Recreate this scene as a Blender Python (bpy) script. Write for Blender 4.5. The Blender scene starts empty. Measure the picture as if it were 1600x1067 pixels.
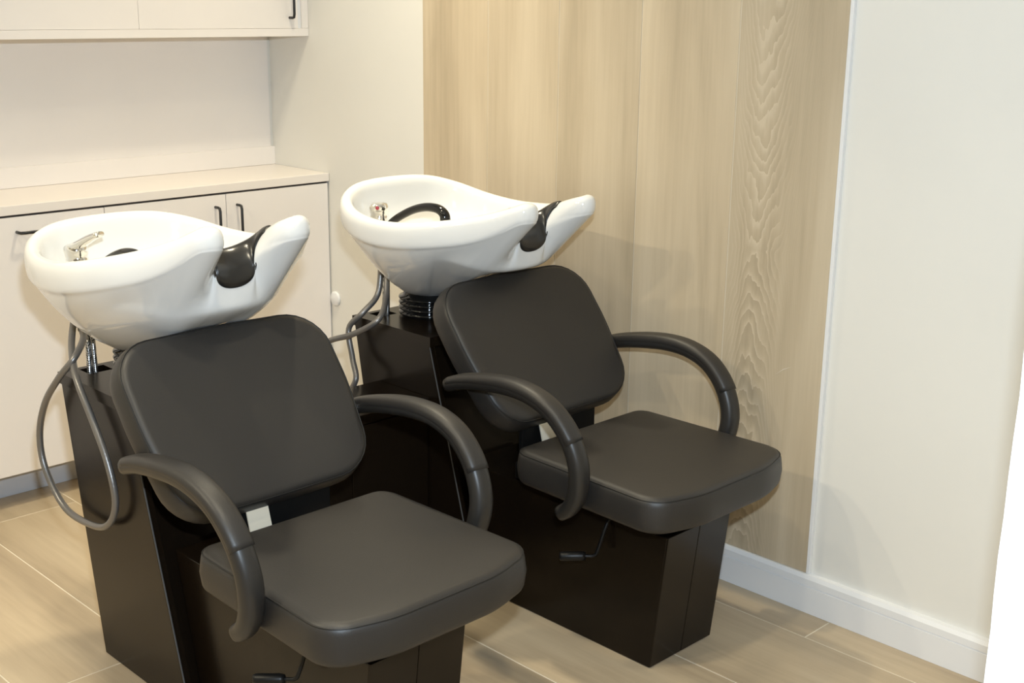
import bpy, bmesh, math, random
from mathutils import Vector, Matrix
random.seed(7)
scene = bpy.context.scene
COL = scene.collection

# ------------------------------------------------------------------ camera, light, exposure
EYE = 1.47
cam_data = bpy.data.cameras.new('camera')
cam = bpy.data.objects.new('camera', cam_data); COL.objects.link(cam)
cam_data.sensor_fit = 'HORIZONTAL'; cam_data.sensor_width = 36.0
cam_data.lens = 1966.9 / 1600.0 * 36.0
cam_data.clip_start = 0.02
RX = Vector((0.71300265, -0.70106316, 0.01173331))
RY = Vector((0.1744581, 0.19358738, 0.9654472))
RZ = Vector((-0.67911088, -0.68631944, 0.26033446))
M = Matrix.Identity(4)
for i, a in enumerate((RX, RY, RZ)):
    for j in range(3): M[j][i] = a[j]
M.translation = (0, 0, EYE)
cam.matrix_world = M
scene.camera = cam

world = bpy.data.worlds.new('world'); scene.world = world; world.use_nodes = True
world.node_tree.nodes['Background'].inputs[0].default_value = (1.0, 0.86, 0.68, 1)
world.node_tree.nodes['Background'].inputs[1].default_value = 0.02

# flash on the camera's shoe, a hand above the lens
FLASH_W = 49.0
fl = bpy.data.lights.new('camera_flash', 'AREA')
fl.shape = 'RECTANGLE'; fl.size = 0.06; fl.size_y = 0.04; fl.energy = FLASH_W
fl.color = (0.72, 0.86, 1.0)
flo = bpy.data.objects.new('camera_flash', fl); COL.objects.link(flo)
FM = M.copy(); FM.translation = Vector((0, 0, EYE)) + RY * 0.19 + RX * 0.034 - RZ * 0.02
flo.matrix_world = FM

LAMP_COL = (1.0, 0.89, 0.66)
# x, y, watts, beam spread in degrees
LAMP_SPOTS = [(0.95, 1.25, 6.5, 100), (-0.60, 2.90, 22.0, 179), (-0.60, 2.15, 18.0, 179), (1.05, 2.35, 4.0, 100), (2.12, 2.74, 9.5, 88)]

vs = scene.view_settings
vs.view_transform = 'Standard'; vs.look = 'None'; vs.gamma = 1.0; vs.use_curve_mapping = False
vs.exposure = 0.06

# ------------------------------------------------------------------ materials
def new_mat(name):
    m = bpy.data.materials.new(name); m.use_nodes = True
    return m, m.node_tree.nodes, m.node_tree.links, m.node_tree.nodes['Principled BSDF']

def pmat(name, col, rough=0.5, metal=0.0, spec=0.5, noise=0.0, nscale=8.0, bump=0.0, bscale=200.0, coat=0.0):
    m, n, l, b = new_mat(name)
    b.inputs['Base Color'].default_value = (*col, 1)
    b.inputs['Roughness'].default_value = rough
    b.inputs['Metallic'].default_value = metal
    b.inputs['Specular IOR Level'].default_value = spec
    b.inputs['Coat Weight'].default_value = coat
    tc = n.new('ShaderNodeTexCoord')
    if noise > 0:
        t = n.new('ShaderNodeTexNoise'); t.inputs['Scale'].default_value = nscale; t.inputs['Detail'].default_value = 5
        l.new(tc.outputs['Object'], t.inputs['Vector'])
        r = n.new('ShaderNodeValToRGB')
        r.color_ramp.elements[0].position = 0.3; r.color_ramp.elements[1].position = 0.7
        r.color_ramp.elements[0].color = (*[c * (1 - noise) for c in col], 1)
        r.color_ramp.elements[1].color = (*[min(1, c * (1 + noise)) for c in col], 1)
        l.new(t.outputs['Fac'], r.inputs['Fac']); l.new(r.outputs['Color'], b.inputs['Base Color'])
    if bump > 0:
        t = n.new('ShaderNodeTexNoise'); t.inputs['Scale'].default_value = bscale; t.inputs['Detail'].default_value = 3
        l.new(tc.outputs['Object'], t.inputs['Vector'])
        bp = n.new('ShaderNodeBump'); bp.inputs['Strength'].default_value = bump; bp.inputs['Distance'].default_value = 0.002
        l.new(t.outputs['Fac'], bp.inputs['Height']); l.new(bp.outputs['Normal'], b.inputs['Normal'])
    return m

def wood_mat(name, light, mid, dark, axis, rough=0.45, cathedral=None, stretch=0.75, across=6.5):
    """streaky wood print; axis = index of the grain direction in object space"""
    m, n, l, b = new_mat(name)
    b.inputs['Roughness'].default_value = rough
    b.inputs['Specular IOR Level'].default_value = 0.35
    tc = n.new('ShaderNodeTexCoord'); oi = n.new('ShaderNodeObjectInfo')
    mul = n.new('ShaderNodeVectorMath'); mul.operation = 'SCALE'
    off = n.new('ShaderNodeCombineXYZ')
    for k in range(3): l.new(oi.outputs['Random'], off.inputs[k])
    l.new(off.outputs[0], mul.inputs[0]); mul.inputs['Scale'].default_value = 37.0
    add = n.new('ShaderNodeVectorMath'); add.operation = 'ADD'
    l.new(tc.outputs['Object'], add.inputs[0]); l.new(mul.outputs[0], add.inputs[1])
    def streak(sa, sl, detail, dist):
        mp = n.new('ShaderNodeMapping')
        s = [sa, sa, sa]; s[axis] = sl
        mp.inputs['Scale'].default_value = s
        l.new(add.outputs[0], mp.inputs['Vector'])
        t = n.new('ShaderNodeTexNoise'); t.inputs['Scale'].default_value = 1.0
        t.inputs['Detail'].default_value = detail; t.inputs['Distortion'].default_value = dist
        l.new(mp.outputs[0], t.inputs['Vector'])
        return t.outputs['Fac']
    a = streak(across, stretch, 4, 0.6)
    c = streak(across * 11, stretch * 4.0, 5, 0.2)
    mx = n.new('ShaderNodeMix'); mx.data_type = 'FLOAT'; mx.inputs[0].default_value = 0.22
    l.new(a, mx.inputs[2]); l.new(c, mx.inputs[3])
    val = mx.outputs[0]
    if cathedral:
        cw, cl_, k1, k2 = cathedral
        sp = n.new('ShaderNodeSeparateXYZ'); l.new(tc.outputs['Object'], sp.inputs[0])
        nz = n.new('ShaderNodeTexNoise'); nz.inputs['Scale'].default_value = 14.0; nz.inputs['Detail'].default_value = 4
        mp = n.new('ShaderNodeMapping'); s = [1.0, 1.0, 1.0]; s[axis] = 0.35
        mp.inputs['Scale'].default_value = s
        l.new(tc.outputs['Object'], mp.inputs['Vector']); l.new(mp.outputs[0], nz.inputs['Vector'])
        def mth(op, x, y=None):
            q = n.new('ShaderNodeMath'); q.operation = op
            for i_, v_ in enumerate((x, y)):
                if v_ is None: continue
                if isinstance(v_, (int, float)): q.inputs[i_].default_value = v_
                else: l.new(v_, q.inputs[i_])
            return q.outputs[0]
        wv = mth('SUBTRACT', sp.outputs[1], cw)
        lv = mth('ABSOLUTE', mth('SUBTRACT', sp.outputs[2], cl_))
        w2 = mth('MULTIPLY', mth('MULTIPLY', wv, wv), k2)
        nzo = mth('MULTIPLY', mth('SUBTRACT', nz.outputs['Fac'], 0.5), 5.5)
        ph = mth('ADD', mth('SUBTRACT', mth('MULTIPLY', lv, k1), w2), nzo)
        fr = mth('FRACT', ph)
        saw = mth('POWER', fr, 2.5)
        fall = mth('MAXIMUM', mth('SUBTRACT', 1.0, mth('MULTIPLY', mth('ABSOLUTE', wv), 11.0)), 0.12)
        g = mth('MULTIPLY', mth('SUBTRACT', saw, 0.3), mth('MULTIPLY', fall, 0.34))
        val = mth('ADD', val, g)
    r = n.new('ShaderNodeValToRGB'); e = r.color_ramp.elements
    e[0].position = 0.28; e[0].color = (*dark, 1); e[1].position = 0.72; e[1].color = (*light, 1)
    q = e.new(0.5); q.color = (*mid, 1)
    l.new(val, r.inputs['Fac'])
    # plank to plank tone
    hs = n.new('ShaderNodeHueSaturation')
    mr = n.new('ShaderNodeMapRange'); mr.inputs[3].default_value = 0.93; mr.inputs[4].default_value = 1.07
    l.new(oi.outputs['Random'], mr.inputs[0]); l.new(mr.outputs[0], hs.inputs['Value'])
    l.new(r.outputs[0], hs.inputs['Color']); l.new(hs.outputs[0], b.inputs['Base Color'])
    bp = n.new('ShaderNodeBump'); bp.inputs['Strength'].default_value = 0.08; bp.inputs['Distance'].default_value = 0.002
    l.new(val, bp.inputs['Height']); l.new(bp.outputs[0], b.inputs['Normal'])
    return m

MT = {}
MT['wall'] = pmat('wall_paint', (0.78, 0.76, 0.705), 0.6, noise=0.015, nscale=3, bump=0.05, bscale=120)
MT['plaster_edge'] = pmat('white_plaster', (0.88, 0.88, 0.87), 0.6, bump=0.25, bscale=60)
MT['ceiling'] = pmat('ceiling_paint', (0.85, 0.84, 0.80), 0.8, noise=0.01)
MT['trim'] = pmat('white_trim', (0.80, 0.80, 0.80), 0.35)
MT['cabinet'] = pmat('cabinet_laminate', (0.87, 0.82, 0.775), 0.42, noise=0.012, nscale=5)
MT['worktop'] = pmat('worktop_laminate', (0.86, 0.80, 0.74), 0.28)
MT['gap'] = pmat('gap_shade', (0.05, 0.04, 0.035), 0.8)
MT['toe'] = pmat('grey_plinth', (0.58, 0.60, 0.64), 0.35)
MT['handle'] = pmat('black_handle', (0.012, 0.012, 0.013), 0.4)
MT['grout'] = pmat('pale_grout', (0.72, 0.65, 0.52), 0.9, noise=0.05)
MT['laminate'] = pmat('black_laminate', (0.0085, 0.0054, 0.0031), 0.24, spec=0.24, bump=0.02, bscale=300)
MT['highlight'] = pmat('painted_highlight', (0.10, 0.10, 0.10), 0.3)
MT['leather'] = pmat('black_vinyl', (0.0215, 0.0194, 0.0178), 0.46, spec=0.5, noise=0.06, nscale=6, bump=0.12, bscale=420)
MT['piping'] = pmat('dark_seam', (0.006, 0.006, 0.006), 0.5)
MT['arm'] = pmat('black_urethane', (0.020, 0.0185, 0.017), 0.40, bump=0.04, bscale=300)
MT['cap'] = pmat('grey_cap', (0.075, 0.072, 0.07), 0.4)
MT['steel'] = pmat('black_steel', (0.006, 0.006, 0.006), 0.4, spec=0.3)
MT['ceramic'] = pmat('white_ceramic', (0.765, 0.765, 0.75), 0.10, spec=0.5, noise=0.008, nscale=3, coat=0.3)
MT['rubber'] = pmat('black_rubber', (0.014, 0.0135, 0.013), 0.24, spec=0.6)
MT['gloss_black'] = pmat('gloss_black_plastic', (0.006, 0.006, 0.006), 0.08)
MT['chrome'] = pmat('chrome', (0.85, 0.84, 0.82), 0.07, metal=1.0)
MT['brushed'] = pmat('brushed_plate', (0.88, 0.83, 0.70), 0.35, metal=0.35)
MT['hose'] = pmat('grey_metal_hose', (0.20, 0.19, 0.18), 0.34, metal=0.55, noise=0.03, bump=0.15, bscale=250)
MT['brass'] = pmat('dull_brass', (0.40, 0.33, 0.16), 0.35, metal=0.9)
MT['red'] = pmat('red_mark', (0.35, 0.03, 0.05), 0.3)
MT['lamp_ring'] = pmat('lamp_ring', (0.8, 0.8, 0.8), 0.4)
MT['scratch'] = pmat('pale_scratch', (0.75, 0.70, 0.60), 0.6)

def braid_mat():
    m, n, l, b = new_mat('braided_steel')
    b.inputs['Metallic'].default_value = 0.9; b.inputs['Roughness'].default_value = 0.35
    tc = n.new('ShaderNodeTexCoord')
    ck = n.new('ShaderNodeTexChecker'); ck.inputs['Scale'].default_value = 330.0
    ck.inputs['Color1'].default_value = (0.55, 0.54, 0.52, 1); ck.inputs['Color2'].default_value = (0.03, 0.03, 0.03, 1)
    mp = n.new('ShaderNodeMapping'); mp.inputs['Rotation'].default_value = (0.6, 0.6, 0.78)
    l.new(tc.outputs['Object'], mp.inputs['Vector']); l.new(mp.outputs[0], ck.inputs['Vector'])
    l.new(ck.outputs['Color'], b.inputs['Base Color'])
    return m
MT['braid'] = braid_mat()

def emit_mat():
    m, n, l, b = new_mat('lamp_glow')
    b.inputs['Emission Color'].default_value = (*LAMP_COL, 1); b.inputs['Emission Strength'].default_value = 12.0
    return m
MT['glow'] = emit_mat()

WL, WM, WD = (0.63, 0.53, 0.385), (0.525, 0.43, 0.30), (0.385, 0.31, 0.21)
MT['wood_wall'] = wood_mat('oak_print', WL, WM, WD, 2, 0.42)
MT['wood_wall_c'] = wood_mat('oak_print_cathedral', WL, WM, WD, 2, 0.42, cathedral=(0.205, 0.79, 19.0, 800.0))
MT['wood_floor'] = wood_mat('oak_tile', (0.56, 0.46, 0.32), (0.455, 0.363, 0.247), (0.33, 0.255, 0.17), 1, 0.38, stretch=0.9, across=6.0)

# ------------------------------------------------------------------ mesh helpers
def link(name, me, mat, parent=None, smooth=False):
    o = bpy.data.objects.new(name, me); COL.objects.link(o)
    if mat is not None and not me.materials: me.materials.append(mat)
    if smooth:
        for p in me.polygons: p.use_smooth = True
    if parent is not None: o.parent = parent
    return o

def from_bm(bm, name):
    bmesh.ops.recalc_face_normals(bm, faces=bm.faces[:])
    me = bpy.data.meshes.new(name); bm.to_mesh(me); bm.free()
    return me

def bm_box(bm, x0, x1, y0, y1, z0, z1):
    v = [bm.verts.new(p) for p in ((x0, y0, z0), (x1, y0, z0), (x1, y1, z0), (x0, y1, z0), (x0, y0, z1), (x1, y0, z1), (x1, y1, z1), (x0, y1, z1))]
    for f in ((0, 3, 2, 1), (4, 5, 6, 7), (0, 1, 5, 4), (1, 2, 6, 5), (2, 3, 7, 6), (3, 0, 4, 7)):
        bm.faces.new([v[i] for i in f])

def bevel(bm, w, seg=2):
    bmesh.ops.bevel(bm, geom=bm.edges[:], offset=w, segments=seg, affect='EDGES', profile=0.5)

def box(name, x0, x1, y0, y1, z0, z1, mat, parent=None, bev=0.0):
    bm = bmesh.new(); bm_box(bm, x0, x1, y0, y1, z0, z1)
    if bev > 0: bevel(bm, bev)
    return link(name, from_bm(bm, name), mat, parent)

def prism(name, pts, axis, a0, a1, mat, parent=None, bev=0.0):
    """2D outline pulled along an axis: axis 0 -> pts are (y,z); axis 1 -> (x,z); axis 2 -> (x,y)"""
    bm = bmesh.new()
    def mk(p, a):
        return {0: (a, p[0], p[1]), 1: (p[0], a, p[1]), 2: (p[0], p[1], a)}[axis]
    A = [bm.verts.new(mk(p, a0)) for p in pts]; B = [bm.verts.new(mk(p, a1)) for p in pts]
    n = len(pts)
    bm.faces.new(A); bm.faces.new(B[::-1])
    for i in range(n): bm.faces.new((A[i], A[(i + 1) % n], B[(i + 1) % n], B[i]))
    if bev > 0: bevel(bm, bev)
    return link(name, from_bm(bm, name), mat, parent)

def spline(P, m=8, closed=False):
    P = [Vector(p) for p in P]; n = len(P); out = []
    def g(i):
        if closed: return P[i % n]
        if i < 0: return 2 * P[0] - P[1]
        if i >= n: return 2 * P[-1] - P[-2]
        return P[i]
    for i in range(n if closed else n - 1):
        a, b, c, d = g(i - 1), g(i), g(i + 1), g(i + 2)
        for k in range(m):
            t = k / m
            out.append(0.5 * (2 * b + (c - a) * t + (2 * a - 5 * b + 4 * c - d) * t * t + (3 * b - 3 * c + d - a) * t ** 3))
    if not closed: out.append(P[-1])
    return out

def bm_sweep(bm, path, ra, rb=None, nseg=12, up=(0, 0, 1), closed=False, power=2.0, cap=True, radii=None, off=(0, 0)):
    """sweep an (super)ellipse, ra along the side vector, rb along the other"""
    rb = rb or ra; n = len(path); rings = []
    up = Vector(up); prev = None
    for i, p in enumerate(path):
        a = path[(i - 1) % n] if (closed or i > 0) else path[i]
        b = path[(i + 1) % n] if (closed or i < n - 1) else path[i]
        t = (b - a).normalized()
        if prev is None: side = t.cross(up)
        else: side = prev - t * prev.dot(t)
        if side.length < 1e-5: side = t.cross(Vector((1, 0, 0)))
        side.normalize()
        if not closed: prev = side
        else:
            s2 = t.cross(up)
            side = s2.normalized() if s2.length > 1e-5 else side
        nor = side.cross(t).normalized()
        k = radii[i] if radii else 1.0
        ring = []
        for j in range(nseg):
            w = 2 * math.pi * j / nseg; c, s = math.cos(w), math.sin(w)
            c = math.copysign(abs(c) ** (2 / power), c); s = math.copysign(abs(s) ** (2 / power), s)
            ring.append(bm.verts.new(p + side * (ra * k * c + off[0]) + nor * (rb * k * s + off[1])))
        rings.append(ring)
    m = len(rings)
    for i in range(m if closed else m - 1):
        A, B = rings[i], rings[(i + 1) % m]
        for j in range(nseg): bm.faces.new((A[j], A[(j + 1) % nseg], B[(j + 1) % nseg], B[j]))
    if cap and not closed:
        bm.faces.new(rings[0][::-1]); bm.faces.new(rings[-1])

def sweep(name, path, ra, rb=None, mat=None, parent=None, **kw):
    bm = bmesh.new(); bm_sweep(bm, [Vector(p) for p in path], ra, rb, **kw)
    return link(name, from_bm(bm, name), mat, parent, True)

def lathe(name, prof, centre, mat, parent=None, n=32, axis=None):
    """prof: list of (radius, height) along the axis"""
    bm = bmesh.new(); rings = []
    ax = Vector(axis).normalized() if axis else Vector((0, 0, 1))
    rot = Vector((0, 0, 1)).rotation_difference(ax).to_matrix(); c0 = Vector(centre)
    for r, h in prof:
        if r <= 1e-6: rings.append([bm.verts.new(c0 + rot @ Vector((0, 0, h)))])
        else: rings.append([bm.verts.new(c0 + rot @ Vector((r * math.cos(2 * math.pi * k / n), r * math.sin(2 * math.pi * k / n), h))) for k in range(n)])
    for A, B in zip(rings, rings[1:]):
        if len(A) == 1 and len(B) == 1: continue
        for k in range(n):
            if len(A) == 1: bm.faces.new((A[0], B[k], B[(k + 1) % n]))
            elif len(B) == 1: bm.faces.new((A[k], A[(k + 1) % n], B[0]))
            else: bm.faces.new((A[k], A[(k + 1) % n], B[(k + 1) % n], B[k]))
    for end in (rings[0], rings[-1]):
        if len(end) > 1: bm.faces.new(end)
    return link(name, from_bm(bm, name), mat, parent, True)

def auto_smooth(o, ang=40):
    me = o.data
    bm = bmesh.new(); bm.from_mesh(me)
    for f in bm.faces: f.smooth = True
    lim = math.radians(ang)
    for e in bm.edges:
        if len(e.link_faces) == 2 and e.calc_face_angle(0) > lim: e.smooth = False
    bm.to_mesh(me); bm.free()
    return o

def empty(name, loc=(0, 0, 0)):
    o = bpy.data.objects.new(name, None); COL.objects.link(o); o.location = loc; o.empty_display_size = 0.1
    return o

def tag(o, label=None, cat=None, group=None, kind=None):
    if label: o['label'] = label
    if cat: o['category'] = cat
    if group: o['group'] = group
    if kind: o['kind'] = kind
    return o

# ------------------------------------------------------------------ the room
XW, YB = 2.571, 3.826            # right wall, back wall
XL, YF, ZC = -2.4, -1.6, 2.7

floor = tag(box('floor', XL, XW, YF, YB, -0.06, -0.0014, MT['grout']), 'pale grout bed under the wood-look floor planks', kind='structure')
ceiling = tag(box('ceiling', XL, XW, YF, YB, ZC, ZC + 0.08, MT['ceiling']), 'plain white ceiling', kind='structure')
wall_right = tag(box('wall_right', XW, XW + 0.1, YF, YB, -0.06, ZC, MT['wall']), 'cream painted wall carrying the wood plank panel', kind='structure')
wall_back = tag(box('wall_back', XL, XW, YB, YB + 0.1, -0.06, ZC, MT['wall']), 'white wall behind the cabinets', kind='structure')
wall_left = tag(box('wall_left', XL - 0.1, XL, YF, YB, -0.06, ZC, MT['wall']), 'plain white side wall', kind='structure')
wall_front = tag(box('wall_front', XL, XW, YF - 0.1, YF, -0.06, ZC, MT['wall']), 'plain white wall behind the viewer', kind='structure')

# short wall standing close to the viewer on the right: only its bright end shows
bm = bmesh.new(); NX, NY0, NY1 = 1.254, 0.40, 0.52
zs = [i * ZC / 60 for i in range(61)]
colA = []; colB = []; colC = []; colD = []
for z in zs:
    w = 0.0016 * math.sin(z * 19) + 0.0013 * math.sin(z * 47 + 1)
    colA.append(bm.verts.new((NX + w, NY1 - 0.002, z))); colB.append(bm.verts.new((NX + w * 0.5, NY0, z)))
    colC.append(bm.verts.new((XW, NY0, z))); colD.append(bm.verts.new((XW, NY1, z)))
for i in range(60):
    for A, B in ((colA, colB), (colB, colC), (colC, colD), (colD, colA)):
        bm.faces.new((A[i], B[i], B[i + 1], A[i + 1]))
tag(link('wall_near', from_bm(bm, 'wall_near'), MT['plaster_edge']), 'bright white end of a short wall close by on the right', kind='structure')

# floor planks, each its own piece
PW, PL, JT = 0.2955, 1.2, 0.0034
def plank_mesh(name, w, ln, t, mat, ch=0.0012):
    bm = bmesh.new()
    rows = [(0, -t), (0, -ch), (ch, 0.0)]
    rings = [[bm.verts.new(p) for p in ((i, i, z), (w - i, i, z), (w - i, ln - i, z), (i, ln - i, z))] for i, z in rows]
    for A, B in zip(rings, rings[1:]):
        for k in range(4): bm.faces.new((A[k], A[(k + 1) % 4], B[(k + 1) % 4], B[k]))
    bm.faces.new(rings[-1])
    me = from_bm(bm, name); me.materials.append(mat)
    return me
cache = {}
row_joint = {0: 1.451, 1: 0.72, 2: 2.20, 3: 2.12, 4: 3.436, 5: 2.463, 6: 1.15, 7: 2.85}
x_hi = XW
xs = [2.441 - k * 0.2945 for k in range(18)]
for r in range(18):
    x1 = XW if r == 0 else xs[r - 1] - JT / 2
    x0 = max(XL, xs[r] + JT / 2)
    if x1 - x0 < 0.02: continue
    j = row_joint.get(r, 0.3 + (r * 0.437) % 1.2)
    ys = [YF] + [j + k * PL for k in range(-6, 7) if YF + 0.02 < j + k * PL < YB - 0.02] + [YB]
    for ya, yb in zip(ys, ys[1:]):
        ya2 = ya + (JT / 2 if ya > YF else 0); yb2 = yb - (JT / 2 if yb < YB else 0)
        key = (round(x1 - x0, 4), round(yb2 - ya2, 4))
        if key not in cache: cache[key] = plank_mesh('floor_plank', key[0], key[1], 0.006, MT['wood_floor'])
        o = bpy.data.objects.new('floor_plank', cache[key]); COL.objects.link(o)
        o.location = (x0, ya2, 0); o.parent = floor

# wood planks on the right wall: five upright boards
ye = [1.534, 1.826, 2.130, 2.420, 2.701, 2.989]
for k in range(5):
    y0, y1 = ye[k] + (0.0012 if k else 0), ye[k + 1] - (0.0012 if k < 4 else 0)
    me = bpy.data.meshes.new('wood_plank')
    bm = bmesh.new(); bm_box(bm, -0.010, 0.0, 0, y1 - y0, 0, 2.599); bevel(bm, 0.0008, 1); bm.to_mesh(me); bm.free()
    me.materials.append(MT['wood_wall_c'] if k == 0 else MT['wood_wall'])
    o = bpy.data.objects.new('wood_plank', me); COL.objects.link(o)
    o.location = (XW, y0, 0.1003); o.parent = wall_right
MT['joint'] = pmat('pale_joint', (0.72, 0.64, 0.50), 0.7)
box('joint_strip', XW - 0.0085, XW, ye[0] + 0.001, ye[5] - 0.001, 0.101, ZC - 0.001, MT['joint'], wall_right)
box('edge_trim', XW - 0.011, XW, 1.5240, 1.5332, 0.1003, ZC - 0.001, MT['trim'], wall_right, 0.001)
# a pale scratch on the nearest board
prism('scratch', [(1.662, 0.590), (1.640, 0.607), (1.618, 0.6185), (1.640, 0.6085)], 0, XW - 0.0104, XW - 0.0099, MT['scratch'], wall_right)

# skirting on the right wall
bb = [(XW, 0.0005), (XW - 0.022, 0.0005), (XW - 0.022, 0.0700), (XW - 0.0185, 0.0708), (XW - 0.0185, 0.0728), (XW - 0.0212, 0.0736), (XW - 0.0205, 0.090), (XW - 0.015, 0.0995), (XW, 0.100)]
tag(prism('baseboard_right', bb, 1, 0.522, 3.49, MT['trim']), 'white grooved skirting board along the plank wall', kind='structure')
# low upstand at the foot of the back wall, above the worktop
tag(box('trim_1', 0.45, XW, YB - 0.012, YB - 0.004, 0.9005, 0.964, MT['cabinet'], None, 0.001), 'pale upstand strip along the back of the worktop', kind='structure')

tag(box('trim_2', 0.45, XW - 0.012, YB - 0.004, YB, 0.9005, 1.3505, MT['cabinet']), 'pinkish white back panel between worktop and wall cabinet', kind='structure')

cp = tag(lathe('wall_bumper', [(0.0, 0.0), (0.026, 0.0), (0.026, 0.006), (0.021, 0.010), (0.0, 0.012)], (XW, 3.472, 0.465), MT['trim'], None, 28, (-1, 0, 0)),
         'small round white bumper on the wall beside the base cabinet', 'wall bumper')

# ------------------------------------------------------------------ cabinets
YD = 3.497
def bar_handle(name, p0, p1, out, parent, r=0.0045):
    p0, p1, out = Vector(p0), Vector(p1), Vector(out)
    d = (p1 - p0).normalized(); b = 0.012
    path = [p0, p0 + out * 0.6, p0 + out * 0.9 + d * b * 0.15, p0 + out + d * b, p0.lerp(p1, 0.5) + out, p1 + out - d * b, p1 + out * 0.9 - d * b * 0.15, p1 + out * 0.6, p1]
    return sweep(name, path, r, r, MT['handle'], parent, nseg=10, up=(0.3, 0.2, 0.9) if abs(d.z) < 0.5 else (1, 0.2, 0))

def base_cabinet(name, x0, x1, doors, label):
    t = tag(empty(name, (0.5 * (x0 + x1), YB, 0)), label, 'cabinet', 'white base cabinets under the worktop')
    cx = 0.5 * (x0 + x1)
    box('body', x0 - cx, x1 - cx, YD + 0.021 - YB, -0.001, 0.106, 0.868, MT['cabinet'], t)
    box('shadow_gap', x0 - cx + 0.001, x1 - cx - 0.001, YD + 0.006 - YB, YD + 0.0205 - YB, 0.850, 0.872, MT['gap'], t)  # dark strip standing in for the shade in the gap under the worktop
    box('plinth', x0 - cx, x1 - cx, 3.612 - YB, 3.63 - YB, 0.0005, 0.1055, MT['toe'], t)
    for (a, b, h) in doors:
        d = box('door', a - cx + 0.0012, b - cx - 0.0012, YD - YB, YD + 0.019 - YB, 0.1062, 0.8660, MT['cabinet'], t, 0.001)
        yh = YD - YB
        if h[0] == 'v': bar_handle('handle', (h[1] - cx, yh, 0.828), (h[1] - cx, yh, 0.668), (0, -0.028, 0), d)
        else: bar_handle('handle', (h[1] - cx, yh, 0.823), (h[2] - cx, yh, 0.823), (0, -0.028, 0), d)
    return t
base_cabinet('base_cabinet', 1.747, 2.566, [(1.747, 2.164, ('v', 2.124)), (2.164, 2.566, ('v', 2.204))], 'white two-door base cabinet against the cream wall, upright black handles')
base_cabinet('base_cabinet', 1.330, 1.747, [(1.330, 1.747, ('h', 1.478, 1.602))], 'white base cabinet with a level black handle behind the near basin')
base_cabinet('base_cabinet', 0.496, 1.330, [(0.496, 0.913, ('v', 0.873)), (0.913, 1.330, ('v', 0.953))], 'white two-door base cabinet at the far left end of the worktop')
wt = tag(box('worktop', 0.48, 2.5695, 3.4936, YB - 0.0005, 0.8725, 0.9, MT['worktop'], None, 0.0015), 'pale cream worktop running over the base cabinets', 'worktop')

def wall_cabinet():
    x0, x1, yf, z0, z1 = 0.50, 2.5702, 3.589, 1.351, 2.15
    t = tag(empty('wall_cabinet', (x1, YB, z0)), 'white wall cabinet hanging above the worktop', 'cabinet')
    X = lambda x: x - x1
    Y = lambda y: y - YB
    Z = lambda z: z - z0
    box('body', X(x0), X(2.529), Y(yf + 0.030), Y(YB - 0.001), Z(1.377), Z(z1 - 0.0005), MT['cabinet'], t)
    box('bottom_panel', X(x0), X(x1), Y(yf), Y(YB - 0.001), Z(z0), Z(1.3765), MT['cabinet'], t, 0.001)
    box('side_panel', X(2.546), X(x1), Y(yf), Y(YB - 0.001), Z(1.377), Z(z1), MT['cabinet'], t, 0.001)
    box('filler_strip', X(2.531), X(2.5455), Y(yf + 0.008), Y(YB - 0.002), Z(1.377), Z(z1), MT['trim'], t)
    for a, b, hx in ((0.79, 1.369, None), (1.369, 1.949, 1.409), (1.949, 2.530, 2.497)):
        d = box('door', X(a + 0.0006), X(b - 0.0006), Y(yf + 0.0015), Y(yf + 0.025), Z(1.3772), Z(z1 - 0.001), MT['cabinet'], t, 0.0006)
        if hx: bar_handle('handle', (X(hx), Y(yf + 0.0015), Z(1.411)), (X(hx), Y(yf + 0.0015), Z(1.571)), (0, -0.028, 0), d)
wall_cabinet()

# ------------------------------------------------------------------ shampoo units
A1, A2 = 1.348, 2.164
Y1, Y2 = 2.645, 2.626

def P3(u, v, z): return Vector((u, -v, z))

def cushion_mesh(name, outline, frame, thick, round_r, crown=0.012, dish=0.0, nr=5):
    """outline: closed list of (a,b); frame: function (a,b,h)->Vector; rows round over top and bottom edges"""
    bm = bmesh.new(); n = len(outline)
    ca = sum(p[0] for p in outline) / n; cb = sum(p[1] for p in outline) / n
    nor = []
    for i in range(n):
        a, b = outline[i - 1], outline[(i + 1) % n]
        t = Vector((b[0] - a[0], b[1] - a[1])).normalized(); nor.append(Vector((t.y, -t.x)))
    rows = []
    def row(inset, h):
        return [bm.verts.new(frame(outline[i][0] - nor[i].x * inset, outline[i][1] - nor[i].y * inset, h)) for i in range(n)]
    r = round_r; h2 = thick / 2
    for k in range(nr + 1):
        w = math.pi / 2 * k / nr
        rows.append(row(r * (1 - math.sin(w)), -h2 + r * (1 - math.cos(w))))
    rows.append(row(-0.003, 0.0))
    for k in range(nr + 1):
        w = math.pi / 2 * k / nr
        rows.append(row(r * (1 - math.cos(w)), h2 - r * (1 - math.sin(w))))
    for f in (0.8, 0.6, 0.4, 0.2):
        rr = []
        for i in range(n):
            a0 = outline[i][0] - nor[i].x * r; b0 = outline[i][1] - nor[i].y * r
            a = ca + (a0 - ca) * f; b = cb + (b0 - cb) * f
            rr.append(bm.verts.new(frame(a, b, h2 + crown * (1 - f * f) - dish * (1 - f * f) ** 2)))
        rows.append(rr)
    for A, B in zip(rows, rows[1:]):
        for i in range(n): bm.faces.new((A[i], A[(i + 1) % n], B[(i + 1) % n], B[i]))
    top = bm.verts.new(frame(ca, cb, h2 + crown - dish)); last = rows[-1]
    for i in range(n): bm.faces.new((last[i], last[(i + 1) % n], top))
    bm.faces.new(rows[0][::-1])
    return from_bm(bm, name)

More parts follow.
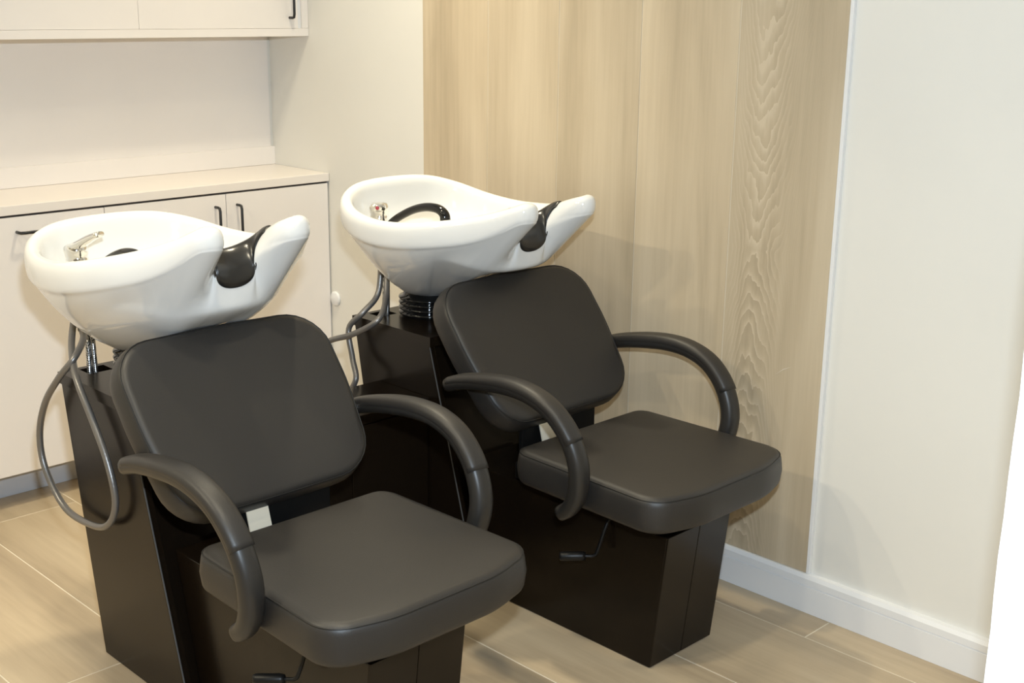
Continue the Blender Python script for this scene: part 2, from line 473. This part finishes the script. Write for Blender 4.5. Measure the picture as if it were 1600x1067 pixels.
def round_poly(corners, seg=7):
    """corners: list of (a,b,r) -> rounded closed outline, counter-clockwise"""
    out = []; n = len(corners)
    for i in range(n):
        p = Vector(corners[i][:2]); r = corners[i][2]
        a = Vector(corners[i - 1][:2]); b = Vector(corners[(i + 1) % n][:2])
        da, db = (a - p).normalized(), (b - p).normalized()
        ang = da.angle(db); d = r / math.tan(ang / 2)
        c = p + (da + db).normalized() * (r / math.sin(ang / 2))
        s, e = p + da * d - c, p + db * d - c
        tot = s.angle_signed(e)
        for k in range(seg + 1):
            w = -tot * k / seg
            out.append(c + Vector((s.x * math.cos(w) - s.y * math.sin(w), s.x * math.sin(w) + s.y * math.cos(w))))
    # resample edges evenly enough
    res = []
    for i in range(len(out)):
        a, b = out[i], out[(i + 1) % len(out)]
        m = max(1, int((b - a).length / 0.03))
        for k in range(m): res.append(tuple(a.lerp(b, k / m)))
    return res

# --- seat
SEAT_Z, SEAT_T = 0.431, 0.084
def seat_frame_fn(a, b, h): return P3(a, b, SEAT_Z + h)
seat_outline = round_poly([(-0.230, 0.672, 0.045), (0.234, 0.672, 0.045), (0.246, 1.110, 0.070), (0.12, 1.146, 0.25), (-0.12, 1.146, 0.25), (-0.244, 1.110, 0.070)])
seat_me = cushion_mesh('seat', seat_outline, seat_frame_fn, SEAT_T, 0.020, 0.006, 0.004)
# --- backrest
TH = math.radians(38.5)
BC = (0.500, 0.655); BUP = (-math.sin(TH), math.cos(TH)); BN = (math.cos(TH), math.sin(TH))
def back_fn(a, b, h):
    h = h - 0.030 * (1 - (a / 0.24) ** 2) * 0.6 + 0.008       # shallow hollow across the back
    return P3(a, BC[0] + BUP[0] * b + BN[0] * h, BC[1] + BUP[1] * b + BN[1] * h)
back_outline = round_poly([(-0.229, -0.207, 0.095), (0.229, -0.207, 0.095), (0.250, -0.005, 0.6), (0.249, 0.175, 0.098), (0.0, 0.189, 1.3), (-0.249, 0.175, 0.098), (-0.250, -0.005, 0.6)])
back_me = cushion_mesh('backrest', back_outline, back_fn, 0.074, 0.020, 0.004, 0.0)

def seam_mesh(name, outline, frame, inset, h, r=0.0016):
    n = len(outline); pts = []
    for i in range(n):
        a, b = outline[i - 1], outline[(i + 1) % n]
        t = Vector((b[0] - a[0], b[1] - a[1])).normalized()
        pts.append(frame(outline[i][0] - t.y * inset, outline[i][1] + t.x * inset, h))
    bm = bmesh.new(); bm_sweep(bm, pts, r, r, nseg=6, closed=True, up=(0.1, -0.6, 0.8))
    return from_bm(bm, name)
seat_seam = seam_mesh('seam', seat_outline, seat_frame_fn, 0.0040, SEAT_T / 2 - 0.0075)
back_seam = seam_mesh('seam', back_outline, back_fn, 0.0040, 0.037 - 0.0075)

# --- arms
def arm_path(s):
    pts = [(0.500, 0.596), (0.56, 0.617), (0.64, 0.634), (0.72, 0.643), (0.79, 0.638), (0.852, 0.614), (0.900, 0.566), (0.924, 0.505), (0.918, 0.446), (0.895, 0.404), (0.868, 0.383)]
    us = [0.268, 0.272, 0.277, 0.280, 0.281, 0.280, 0.277, 0.273, 0.268, 0.264, 0.262]
    return spline([P3(s * u, v, z) for (v, z), u in zip(pts, us)], 6)
arm_me = {}; pad_me = {}
for s in (-1, 1):
    p = arm_path(s); n = len(p)
    bm = bmesh.new()
    rad = [0.80 + 0.20 * min(1, i / 14) - 0.14 * max(0, (i - n + 16) / 16) for i in range(n)]
    bm_sweep(bm, p, 0.0235, 0.0205, nseg=18, up=(1, 0, 0) if False else (0, 0, 1), radii=rad, power=2.5)
    arm_me[s] = from_bm(bm, 'armrest')
    bm = bmesh.new(); k = int(n * 0.63)
    q = p[1:k]; rad = [0.82 + 0.20 * min(1, i / 12) for i in range(len(q))]
    bm_sweep(bm, q, 0.0241, 0.0150, nseg=18, radii=rad, power=2.6, off=(0, 0.0064))
    pad_me[s] = from_bm(bm, 'arm_pad')

# --- basin
CR = [(0.0, -0.030, 1.012), (0.075, -0.028, 1.010), (0.140, -0.016, 1.002), (0.197, 0.024, 0.983), (0.231, 0.100, 0.960), (0.243, 0.200, 0.950),
      (0.238, 0.300, 0.954), (0.212, 0.390, 0.966), (0.172, 0.465, 0.980), (0.142, 0.520, 0.996), (0.124, 0.558, 1.010), (0.110, 0.584, 1.021),
      (0.092, 0.586, 1.020), (0.084, 0.560, 1.012), (0.083, 0.522, 0.999), (0.079, 0.490, 0.984), (0.058, 0.473, 0.967), (0.028, 0.467, 0.957), (0.0, 0.466, 0.954)]
TIP = 11
PIV = (0.2, 0.72)
def basin_shapes(pitch):
    half = CR
    loop = half + [(-u, v, z) for (u, v, z) in half[-2:0:-1]]
    crest = spline(loop, 4, True); n = len(crest)
    nor = []
    for i in range(n):
        a, b = crest[i - 2], crest[(i + 2) % n]
        t = Vector((b.x - a.x, b.y - a.y)).normalized(); nor.append(Vector((t.y, -t.x)))
    # outward check: at the back (index 0) outward is -v
    if nor[0].y > 0: nor = [-q for q in nor]
    C = Vector((0, 0.12))
    cp_, sp_ = math.cos(pitch), math.sin(pitch)
    def W(u, v, z):
        dv, dz = v - PIV[0], z - PIV[1]
        return P3(u, PIV[0] + dv * cp_ - dz * sp_, PIV[1] + dv * sp_ + dz * cp_)
    def front(i):                                   # 0 at the back, 1 at the front
        v = crest[i].y
        return max(0.0, min(1.0, (v - 0.05) / 0.40))
    def off_row(i, d, dz):
        return (crest[i].x + nor[i].x * d, crest[i].y + nor[i].y * d, crest[i].z + dz)
    outer = [(0.0, 0.0), (0.0085, -0.003), (0.0150, -0.010), (0.0185, -0.023), (0.0190, -0.041), (0.0175, -0.057), (0.0145, -0.0635), (0.0095, -0.0670), (0.0060, -0.0720)]
    rows_o = [[off_row(i, d, dz) for i in range(n)] for d, dz in outer]
    # the band gets shallower towards the horn tips; in the notch a plain sloping lip replaces it
    LIP = [(0.0, 0.0), (0.007, -0.004), (0.014, -0.010), (0.021, -0.018), (0.027, -0.027), (0.032, -0.037), (0.035, -0.047), (0.037, -0.056), (0.037, -0.064)]
    def sm(x): x = max(0.0, min(1.0, x)); return x * x * (3 - 2 * x)
    for i in range(n):
        j = min(i, n - i)
        wt = sm((j - 30) / 14.0); wn = sm((j - 47) / 13.0)
        for k in range(len(outer)):
            d, dz = outer[k]
            d2, dz2 = d * (1 + 0.10 * wt), dz * (1 - 0.30 * wt)
            if k >= 7: d2 += 0.006 * wt
            d2, dz2 = d2 * (1 - wn) + LIP[k][0] * wn, dz2 * (1 - wn) + LIP[k][1] * wn
            rows_o[k][i] = off_row(i, d2, dz2)
    base = rows_o[-1]; body = []
    # front: every line first runs to a smooth shoulder under the horns and the notch, then flat back to the stem
    SH = [(0.205, 0.375, 0.876), (0.172, 0.415, 0.863), (0.150, 0.437, 0.854), (0.132, 0.449, 0.848), (0.117, 0.458, 0.844), (0.102, 0.466, 0.842), (0.088, 0.473, 0.840),
          (0.072, 0.480, 0.839), (0.055, 0.486, 0.838), (0.037, 0.490, 0.838), (0.018, 0.492, 0.838), (0.0, 0.493, 0.838)]
    CH = [(0.0, 0.0), (0.08, 0.08), (0.18, 0.115), (0.29, 0.15), (0.42, 0.26), (0.56, 0.43), (0.69, 0.58), (0.82, 0.76), (0.92, 0.89), (1.0, 1.0)]
    def shoulder(i):
        j = min(i, n - i); x = max(0.0, j / 4.0 - 7.0); a_ = min(len(SH) - 2, int(x)); q = x - a_
        u_, v_, z_ = [SH[a_][c] * (1 - q) + SH[a_ + 1][c] * q for c in range(3)]
        return (u_ if i <= n / 2 else -u_, v_, z_)
    KS = 5
    NB = 14; RS, ZS = 0.064, 0.718
    for k in range(1, NB + 1):
        w = math.pi / 2 * k / NB; r = []
        for i in range(n):
            j = min(i, n - i); fw = sm((j - 18) / 14.0); bk = sm((0.19 - crest[i].y) / 0.19); p = 1.36 * (1 - bk) + 0.84 * bk
            hx = 1 - math.cos(w) ** (2 / p) if k < NB else 1.0
            hz = math.sin(w) ** (2 / p)
            b = base[i]; d = Vector((b[0] - C.x, b[1] - C.y)); dn = d.normalized()
            sx, sy = C.x + dn.x * RS, C.y + dn.y * RS
            q = (b[0] + (sx - b[0]) * hx, b[1] + (sy - b[1]) * hx, b[2] + (ZS - b[2]) * hz)
            if fw > 0:
                S_ = shoulder(i)
                if k <= KS:
                    t_ = k / KS; e = tuple(b[c] + (S_[c] - b[c]) * t_ for c in range(3))
                else:
                    x = (k - KS) / (NB - KS) * (len(CH) - 1); a_ = min(len(CH) - 2, int(x)); g = x - a_
                    h1 = CH[a_][0] * (1 - g) + CH[a_ + 1][0] * g; h2 = CH[a_][1] * (1 - g) + CH[a_ + 1][1] * g
                    tl = (k - KS) / (NB - KS) * math.pi / 2; cw = sm((j - 44) / 20.0) * (1.0 if pitch < 0.02 else 0.35); ex_ = 1.9 if pitch < 0.02 else 1.45; h1 = h1 * cw + (1 - max(0.0, math.cos(tl)) ** ex_) * (1 - cw); h2 = h2 * cw + math.sin(tl) ** ex_ * (1 - cw)
                    d2 = Vector((S_[0] - C.x, S_[1] - C.y)).normalized(); ex, ey = C.x + d2.x * RS, C.y + d2.y * RS
                    e = (S_[0] + (ex - S_[0]) * h1, S_[1] + (ey - S_[1]) * h1, S_[2] + (ZS - S_[2]) * h2)
                q = tuple(q[c] * (1 - fw) + e[c] * fw for c in range(3))
            r.append(q)
        body.append(r)
    stem = []
    for rr, z in ((0.063, 0.714), (0.063, 0.709), (0.065, 0.706), (0.0, 0.706)):
        stem.append([(C.x + rr * (body[-1][i][0] - C.x) / RS, C.y + rr * (body[-1][i][1] - C.y) / RS, z) for i in range(n)])
    inner = [(-0.0085, -0.003), (-0.0140, -0.011), (-0.0170, -0.022)]
    rows_i = [[off_row(i, d, dz) for i in range(n)] for d, dz in inner]
    ib = rows_i[-1]; bowl = []; NI = 12; FC = Vector((0.0, 0.20)); RF, ZF = 0.03, 0.795
    for k in range(1, NI + 1):
        w = math.pi / 2 * k / NI; r = []
        for i in range(n):
            f = front(i); p = 2.4 * (1 - f) + 1.7 * f
            hx = 1 - math.cos(w) ** (2 / p) if k < NI else 1.0
            hz = math.sin(w) ** (2 / p)
            b = ib[i]; d = Vector((b[0] - FC.x, b[1] - FC.y)); dn = d.normalized()
            r.append((b[0] + (FC.x + dn.x * RF - b[0]) * hx, b[1] + (FC.y + dn.y * RF - b[1]) * hx, b[2] + (ZF - b[2]) * hz))
        bowl.append(r)
    allrows = stem[::-1][1:] + body[::-1] + rows_o[::-1] + rows_i + bowl
    bm = bmesh.new()
    R = [[bm.verts.new(W(*q)) for q in r] for r in allrows]
    for A, B in zip(R, R[1:]):
        for i in range(n): bm.faces.new((A[i], A[(i + 1) % n], B[(i + 1) % n], B[i]))
    bm.faces.new(R[0]); bm.faces.new(R[-1][::-1])
    basin = from_bm(bm, 'basin')
    # neck rest: a thick rubber skin over the notch between the two horns
    mid = n // 2; span = 16
    skin_rows = rows_i[::-1][:2] + [rows_i[0]] + rows_o[:9] + body[:1]
    bm = bmesh.new(); G = []
    m = len(skin_rows)
    for k in range(-span, span + 1):
        i = (mid + k) % n; e = abs(k) / span
        line = []
        keep = 1 - e ** 3.2
        top_shift = 0
        for j in range(m):
            # rows shrink towards the middle row at both ends: rounded corners
            jc = 4.0
            jj = jc + (j - jc) * max(0.18, keep) if j > jc else j + (jc - j) * (1 - max(0.35, keep))
            j0 = int(math.floor(jj)); j1 = min(m - 1, j0 + 1); t = jj - j0
            q = [skin_rows[j0][i][c] * (1 - t) + skin_rows[j1][i][c] * t for c in range(3)]
            line.append(Vector(q))
        G.append(line)
    # push out along the patch normal
    def gn(a, b):
        A = G[min(len(G) - 1, a + 1)][b] - G[max(0, a - 1)][b]; B = G[a][min(m - 1, b + 1)] - G[a][max(0, b - 1)]
        q = A.cross(B)
        return q.normalized() if q.length > 1e-9 else Vector((0, 1, 0))
    sgn = 1 if gn(span, 8).y + gn(span, 8).z > 0 else -1
    V = []; U = []
    for a in range(len(G)):
        la = []; lb = []
        for b in range(m):
            ed = min(a, len(G) - 1 - a, b, m - 1 - b)
            th = 0.0065 if ed >= 2 else (0.005 if ed == 1 else 0.0022)
            q = G[a][b] + gn(a, b) * sgn * th; la.append(bm.verts.new(W(*q)))
            q = G[a][b] - gn(a, b) * sgn * 0.004; lb.append(bm.verts.new(W(*q)))
        V.append(la); U.append(lb)
    for a in range(len(G) - 1):
        for b in range(m - 1):
            bm.faces.new((V[a][b], V[a + 1][b], V[a + 1][b + 1], V[a][b + 1]))
            bm.faces.new((U[a][b], U[a][b + 1], U[a + 1][b + 1], U[a + 1][b]))
    for a in range(len(G) - 1):
        bm.faces.new((V[a][0], U[a][0], U[a + 1][0], V[a + 1][0])); bm.faces.new((V[a][-1], V[a + 1][-1], U[a + 1][-1], U[a][-1]))
    for b in range(m - 1):
        bm.faces.new((V[0][b], V[0][b + 1], U[0][b + 1], U[0][b])); bm.faces.new((V[-1][b], U[-1][b], U[-1][b + 1], V[-1][b + 1]))
    rest = from_bm(bm, 'neck_rest')
    return basin, rest, W

def shampoo_unit(ax, yo, pitch, label, which):
    t = tag(empty('shampoo_unit', (ax, yo, 0)), label, 'salon chair', 'shampoo units with reclining chairs')
    # rear pedestal
    side = [(-0.0, 0.628), (-0.303, 0.628), (-0.487, 0.0006), (-0.116, 0.0006)]
    for s in (-1, 1):
        x0, x1 = (-0.160, -0.142) if s < 0 else (0.142, 0.160)
        o = prism('side_panel', side, 0, x0, x1, MT['laminate'], t, 0.0012)
        # thin pale strip: painted highlight along the outer arris of the sloping front edge
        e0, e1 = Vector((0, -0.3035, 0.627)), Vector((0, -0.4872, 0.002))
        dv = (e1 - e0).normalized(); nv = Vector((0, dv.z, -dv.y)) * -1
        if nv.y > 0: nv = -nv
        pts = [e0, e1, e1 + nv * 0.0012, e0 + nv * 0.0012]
        prism('arris_highlight', [(q.y, q.z) for q in pts], 0, (x0 + 0.0005 if s < 0 else x1 - 0.0035), (x0 + 0.0035 if s < 0 else x1 - 0.0005), MT['highlight'], o)
    # top board with a slot for the water hoses
    tb = bmesh.new()
    xs_ = [-0.164, -0.120, -0.062, 0.164]; ys_ = [0.006, -0.010, -0.058, -0.312]
    zt, zb = 0.654, 0.6285
    gt = [[tb.verts.new((x, y, zt)) for y in ys_] for x in xs_]; gb = [[tb.verts.new((x, y, zb)) for y in ys_] for x in xs_]
    for i in range(3):
        for j in range(3):
            if i == 1 and j == 1:
                for a, b in (((1, 1), (2, 1)), ((2, 1), (2, 2)), ((2, 2), (1, 2)), ((1, 2), (1, 1))):
                    tb.faces.new((gt[a[0]][a[1]], gt[b[0]][b[1]], gb[b[0]][b[1]], gb[a[0]][a[1]]))
                continue
            tb.faces.new((gt[i][j], gt[i + 1][j], gt[i + 1][j + 1], gt[i][j + 1]))
            tb.faces.new((gb[i][j], gb[i][j + 1], gb[i + 1][j + 1], gb[i + 1][j]))
    per = [(0, j) for j in range(4)] + [(i, 3) for i in range(1, 4)] + [(3, j) for j in (2, 1, 0)] + [(i, 0) for i in (2, 1)]
    for a, b in zip(per, per[1:] + per[:1]): tb.faces.new((gt[a[0]][a[1]], gt[b[0]][b[1]], gb[b[0]][b[1]], gb[a[0]][a[1]]))
    link('top_board', from_bm(tb, 'top_board'), MT['laminate'], t)
    prism('back_panel', [(-0.012, 0.628), (-0.026, 0.628), (-0.140, 0.0008), (-0.126, 0.0008)], 0, -0.1415, 0.1415, MT['laminate'], t)
    prism('front_panel', [(-0.262, 0.628), (-0.276, 0.628), (-0.448, 0.0008), (-0.434, 0.0008)], 0, -0.1415, 0.1415, MT['laminate'], t)
    # long low box under the seat, its front leaning out at the top
    fb = empty('foot_box', (0, 0, 0)); fb.parent = t
    vb = 0.462
    bx = [(-vb, 0.0006), (-1.012, 0.0006), (-1.0485, 0.334), (-vb + 0.08, 0.334)]
    prism('box_shell', bx, 0, -0.1135, 0.1135, MT['laminate'], fb, 0.003)
    for a, b in ((-0.1135, -0.0008), (0.0008, 0.1135)):
        prism('front_board', [(-1.0115, 0.003), (-1.0145, 0.003), (-1.0515, 0.3345), (-1.0485, 0.3345)], 0, a, b, MT['laminate'], fb, 0.0008)
    # black steel between box and seat, and the hinge plates to the backrest
    box('seat_bracket', -0.105, 0.105, -0.985, -0.560, 0.3345, 0.378, MT['steel'], t, 0.004)
    br = box('back_bracket', -0.130, 0.130, -0.6105, -0.598, 0.378, 0.486, MT['steel'], t, 0.002)
    for q in (-0.122, 0.100):
        prism('bracket_arm', [(-0.600, 0.430), (-0.600, 0.500), (-0.580, 0.545), (-0.572, 0.545), (-0.590, 0.500), (-0.590, 0.430)], 0, q, q + 0.022, MT['steel'], br)
    prism('hinge_plate', [(-0.634, 0.440), (-0.620, 0.488), (-0.617, 0.488), (-0.631, 0.440)], 0, -0.083, -0.032, MT['brushed'], br)
    # seat and backrest
    so = link('seat', seat_me, MT['leather'], t, True); link('seam', seat_seam, MT['piping'], so, True)
    bo = link('backrest', back_me, MT['leather'], t, True); so.location.x = bo.location.x = -0.008 if which == 1 else 0.0; link('seam', back_seam, MT['piping'], bo, True)
    for s in (-1, 1):
        ao = link('armrest', arm_me[s], MT['arm'], t, True)
        link('arm_pad', pad_me[s], MT['leather'], ao, True)
        pa = arm_path(s)
        for end, nx in ((0, 1), (-1, -2)):
            d = (pa[end] - pa[nx]).normalized()
            lathe('end_cap', [(0.0, -0.004), (0.0125, -0.004), (0.0125, 0.0025), (0.0095, 0.0045), (0.0, 0.005)], pa[end], MT['cap'], ao, 18, d)
        # bolts tying the arm to the seat and the back
        lathe('bolt', [(0.0, 0.0), (0.009, 0.0), (0.009, 0.050), (0.0, 0.050)], P3(s * 0.262, 0.893, 0.412), MT['chrome'], ao, 14, (-s, 0, 0))
        lathe('bolt', [(0.0, 0.0), (0.009, 0.0), (0.009, 0.050), (0.0, 0.050)], P3(s * 0.270, 0.545, 0.610), MT['chrome'], ao, 14, (-s, 0, 0))
    # recline lever on the near side
    lv = sweep('recline_lever', spline([P3(-0.08, 0.885, 0.345), P3(-0.118, 0.880, 0.325), P3(-0.140, 0.872, 0.262), P3(-0.147, 0.866, 0.243), P3(-0.160, 0.850, 0.240), P3(-0.185, 0.822, 0.238)], 5), 0.0042, 0.0042, MT['steel'], t, nseg=8)
    gp = [P3(-0.160 - 0.040 * k, 0.850 - 0.045 * k, 0.240 - 0.003 * k) for k in (0.0, 0.12, 0.5, 0.9, 1.0)]
    sweep('lever_grip', gp, 0.0110, 0.0110, MT['steel'], lv, nseg=12, radii=[0.8, 1, 1, 1, 0.8])
    # ribbed rubber sleeve under the basin
    prof = [(0.0, 0.6545), (0.074, 0.6545)]
    for k in range(4):
        z = 0.657 + k * 0.0135
        prof += [(0.072, z), (0.081, z + 0.003), (0.0825, z + 0.0062), (0.081, z + 0.0095), (0.072, z + 0.0125)]
    prof += [(0.067, 0.7205), (0.0, 0.721)]
    lathe('bellows', prof, (0, -0.12, 0), MT['gloss_black'], t, 40)
    # basin
    bme, rme, W = basin_shapes(pitch)
    ba = link('basin', bme, MT['ceramic'], t, True)
    sd = ba.modifiers.new('smooth', 'SUBSURF'); sd.levels = 1; sd.render_levels = 1
    nr_ = link('neck_rest', rme, MT['rubber'], ba, True); nr_['label'] = 'black rubber neck rest'
    sd = nr_.modifiers.new('smooth', 'SUBSURF'); sd.levels = 1; sd.render_levels = 1
    lathe('drain', [(0.0, 0.0), (0.026, 0.0), (0.026, 0.004), (0.019, 0.006), (0.0, 0.004)], W(0, 0.20, 0.795), MT['chrome'], ba, 24)
    # mixer tap at the back corner and the hand spray lying beside it
    fu, fv = -0.120, 0.062
    up = (W(0, 0, 1) - W(0, 0, 0)).normalized()
    lathe('tap', [(0.0, -0.07), (0.024, -0.07), (0.024, 0.016), (0.022, 0.020), (0.0245, 0.026), (0.0245, 0.040), (0.020, 0.048), (0.0, 0.051)], W(fu, fv, 0.912), MT['chrome'], ba, 28, up)
    if which == 1:
        lp = spline([W(fu - 0.004, fv - 0.012, 0.950), W(fu, fv + 0.026, 0.962), W(fu + 0.004, fv + 0.066, 0.976), W(fu + 0.006, fv + 0.104, 0.986)], 6)
    else:
        lp = spline([W(fu + 0.004, fv - 0.004, 0.944), W(fu - 0.012, fv + 0.012, 0.952), W(fu - 0.022, fv + 0.022, 0.955), W(fu - 0.030, fv + 0.030, 0.954)], 6)
    nl = len(lp)
    lev = sweep('tap_lever', lp, 0.0205, 0.0105, MT['chrome'], ba, nseg=14, radii=[1.0 - 0.45 * i / nl for i in range(nl)] if which == 1 else [1.0] * nl, power=2.6)
    d = (lp[-1] - lp[-2]).normalized()
    if which == 2: lathe('tap_mark', [(0.0, 0.0), (0.005, 0.0), (0.005, 0.0015), (0.0, 0.002)], lp[-1] + d * 0.0005, MT['red'], ba, 14, d)
    spu = -0.105
    zo = -0.020 if which == 1 else 0.0
    sp_path = spline([W(spu - 0.015, 0.085 - zo * 0.6, 0.895 + zo), W(spu - 0.010, 0.125 - zo * 0.6, 0.926 + zo), W(spu, 0.175 - zo * 0.6, 0.953 + zo), W(spu + 0.004, 0.225 - zo * 0.6, 0.967 + zo), W(spu + 0.006, 0.268 - zo * 0.6, 0.968 + zo), W(spu + 0.007, 0.292 - zo * 0.6, 0.957 + zo), W(spu + 0.007, 0.297 - zo * 0.6, 0.938 + zo)], 6)
    ns = len(sp_path)
    sweep('hand_spray', sp_path, 0.0135, 0.0125, MT['gloss_black'], ba, nseg=16, radii=[0.75 + 0.30 * i / ns for i in range(ns)])
    d = (sp_path[-1] - sp_path[-2]).normalized()
    lathe('spray_nozzle', [(0.0, -0.002), (0.0145, -0.002), (0.0145, 0.006), (0.0, 0.007)], sp_path[-1], MT['chrome'], ba, 20, d)
    return t, W

u1, W1 = shampoo_unit(A1, Y1, 0.085, 'black salon shampoo chair with white basin nearest the viewer, grey hose looped at its side', 1)
u2, W2 = shampoo_unit(A2, Y2, 0.0, 'black salon shampoo chair with white basin standing beside the wood plank wall', 2)

def hose(pts, parent, name='spray_hose', r=0.0078):
    return sweep(name, spline([P3(*p) for p in pts], 7), r, r, MT['hose'], parent, nseg=12, up=(1, 0.1, 0.05))
hose([(-0.10, -0.02, 0.815), (-0.10, -0.038, 0.764), (-0.14, 0.024, 0.716), (-0.178, 0.117, 0.67), (-0.182, 0.189, 0.588), (-0.182, 0.243, 0.508), (-0.182, 0.265, 0.426), (-0.182, 0.227, 0.363), (-0.182, 0.148, 0.335),
      (-0.185, 0.024, 0.338), (-0.19, -0.054, 0.41), (-0.19, -0.071, 0.491), (-0.19, -0.028, 0.579), (-0.185, 0.044, 0.654), (-0.165, 0.082, 0.702), (-0.12, 0.042, 0.731), (-0.10, -0.003, 0.748), (-0.10, 0.0, 0.815)], u1)
hose([(-0.10, 0.06, 0.83), (-0.10, 0.064, 0.791), (-0.13, 0.097, 0.714), (-0.19, 0.136, 0.671), (-0.22, 0.065, 0.624), (-0.25, -0.001, 0.597), (-0.27, -0.068, 0.539), (-0.25, -0.063, 0.433), (-0.23, 0.010, 0.428),
      (-0.22, 0.075, 0.498), (-0.2, 0.039, 0.549), (-0.19, 0.012, 0.624), (-0.17, 0.045, 0.669), (-0.12, 0.049, 0.713), (-0.10, 0.04, 0.787), (-0.10, 0.04, 0.83)], u2)
for un, pts in ((u1, [[(-0.07, -0.03, 0.80), (-0.075, -0.028, 0.743), (-0.09, 0.0, 0.69), (-0.104, 0.026, 0.60)], [(-0.07, -0.012, 0.80), (-0.072, -0.012, 0.742), (-0.08, 0.005, 0.69), (-0.088, 0.026, 0.60)]]),
                (u2, [[(-0.07, 0.016, 0.81), (-0.07, 0.018, 0.76), (-0.085, 0.034, 0.69), (-0.102, 0.045, 0.60)], [(-0.07, 0.030, 0.81), (-0.07, 0.030, 0.76), (-0.080, 0.042, 0.69), (-0.088, 0.046, 0.60)]])):
    for p in pts: sweep('supply_hose', spline([P3(*q) for q in p], 7), 0.006, 0.006, MT['braid'], un, nseg=10, up=(1, 0.1, 0.05))
for un, c in ((u1, (-0.10, -0.004, 0.757)), (u2, (-0.10, 0.042, 0.775))):
    lathe('hose_fitting', [(0.0, -0.018), (0.009, -0.018), (0.0095, 0.0), (0.008, 0.004), (0.008, 0.030), (0.0, 0.030)], P3(*c), MT['brass'], un, 12)

# low black cupboard filling the space between the two units
cn = tag(empty('console', (0.5 * (A1 + A2), Y2, 0)), 'low black laminate cupboard between the two shampoo units', 'cabinet')
hw = 0.5 * (A2 - A1) - 0.1615
box('body', -hw + 0.001, hw - 0.001, -0.292, -0.108, 0.0006, 0.4695, MT['laminate'], cn, 0.001)
box('top_board', -hw, hw, -0.304, -0.100, 0.470, 0.495, MT['laminate'], cn, 0.0012)
box('door', -hw + 0.004, -0.0012, -0.302, -0.2925, 0.06, 0.467, MT['laminate'], cn, 0.001)
box('door', 0.0012, hw - 0.004, -0.302, -0.2925, 0.06, 0.467, MT['laminate'], cn, 0.001)

# ------------------------------------------------------------------ ceiling downlights (the room's own warm lamps)
for k, (x, y, watts, spread) in enumerate(LAMP_SPOTS):
    t = tag(empty('ceiling_downlight', (x, y, ZC)), 'round recessed ceiling downlight with a white ring', 'lamp', 'recessed ceiling downlights')
    lathe('ring', [(0.060, -0.0005), (0.085, -0.0005), (0.085, -0.006), (0.075, -0.010), (0.060, -0.010)], (0, 0, 0), MT['lamp_ring'], t, 32)
    lathe('diffuser', [(0.0, -0.001), (0.059, -0.001), (0.059, -0.004), (0.0, -0.005)], (0, 0, 0), MT['glow'], t, 32)
    ld = bpy.data.lights.new('downlight', 'AREA'); ld.shape = 'DISK'; ld.size = 0.12; ld.energy = watts; ld.color = LAMP_COL; ld.spread = math.radians(spread)
    lo = bpy.data.objects.new('downlight', ld); COL.objects.link(lo); lo.location = (0, 0, -0.014); lo.parent = t
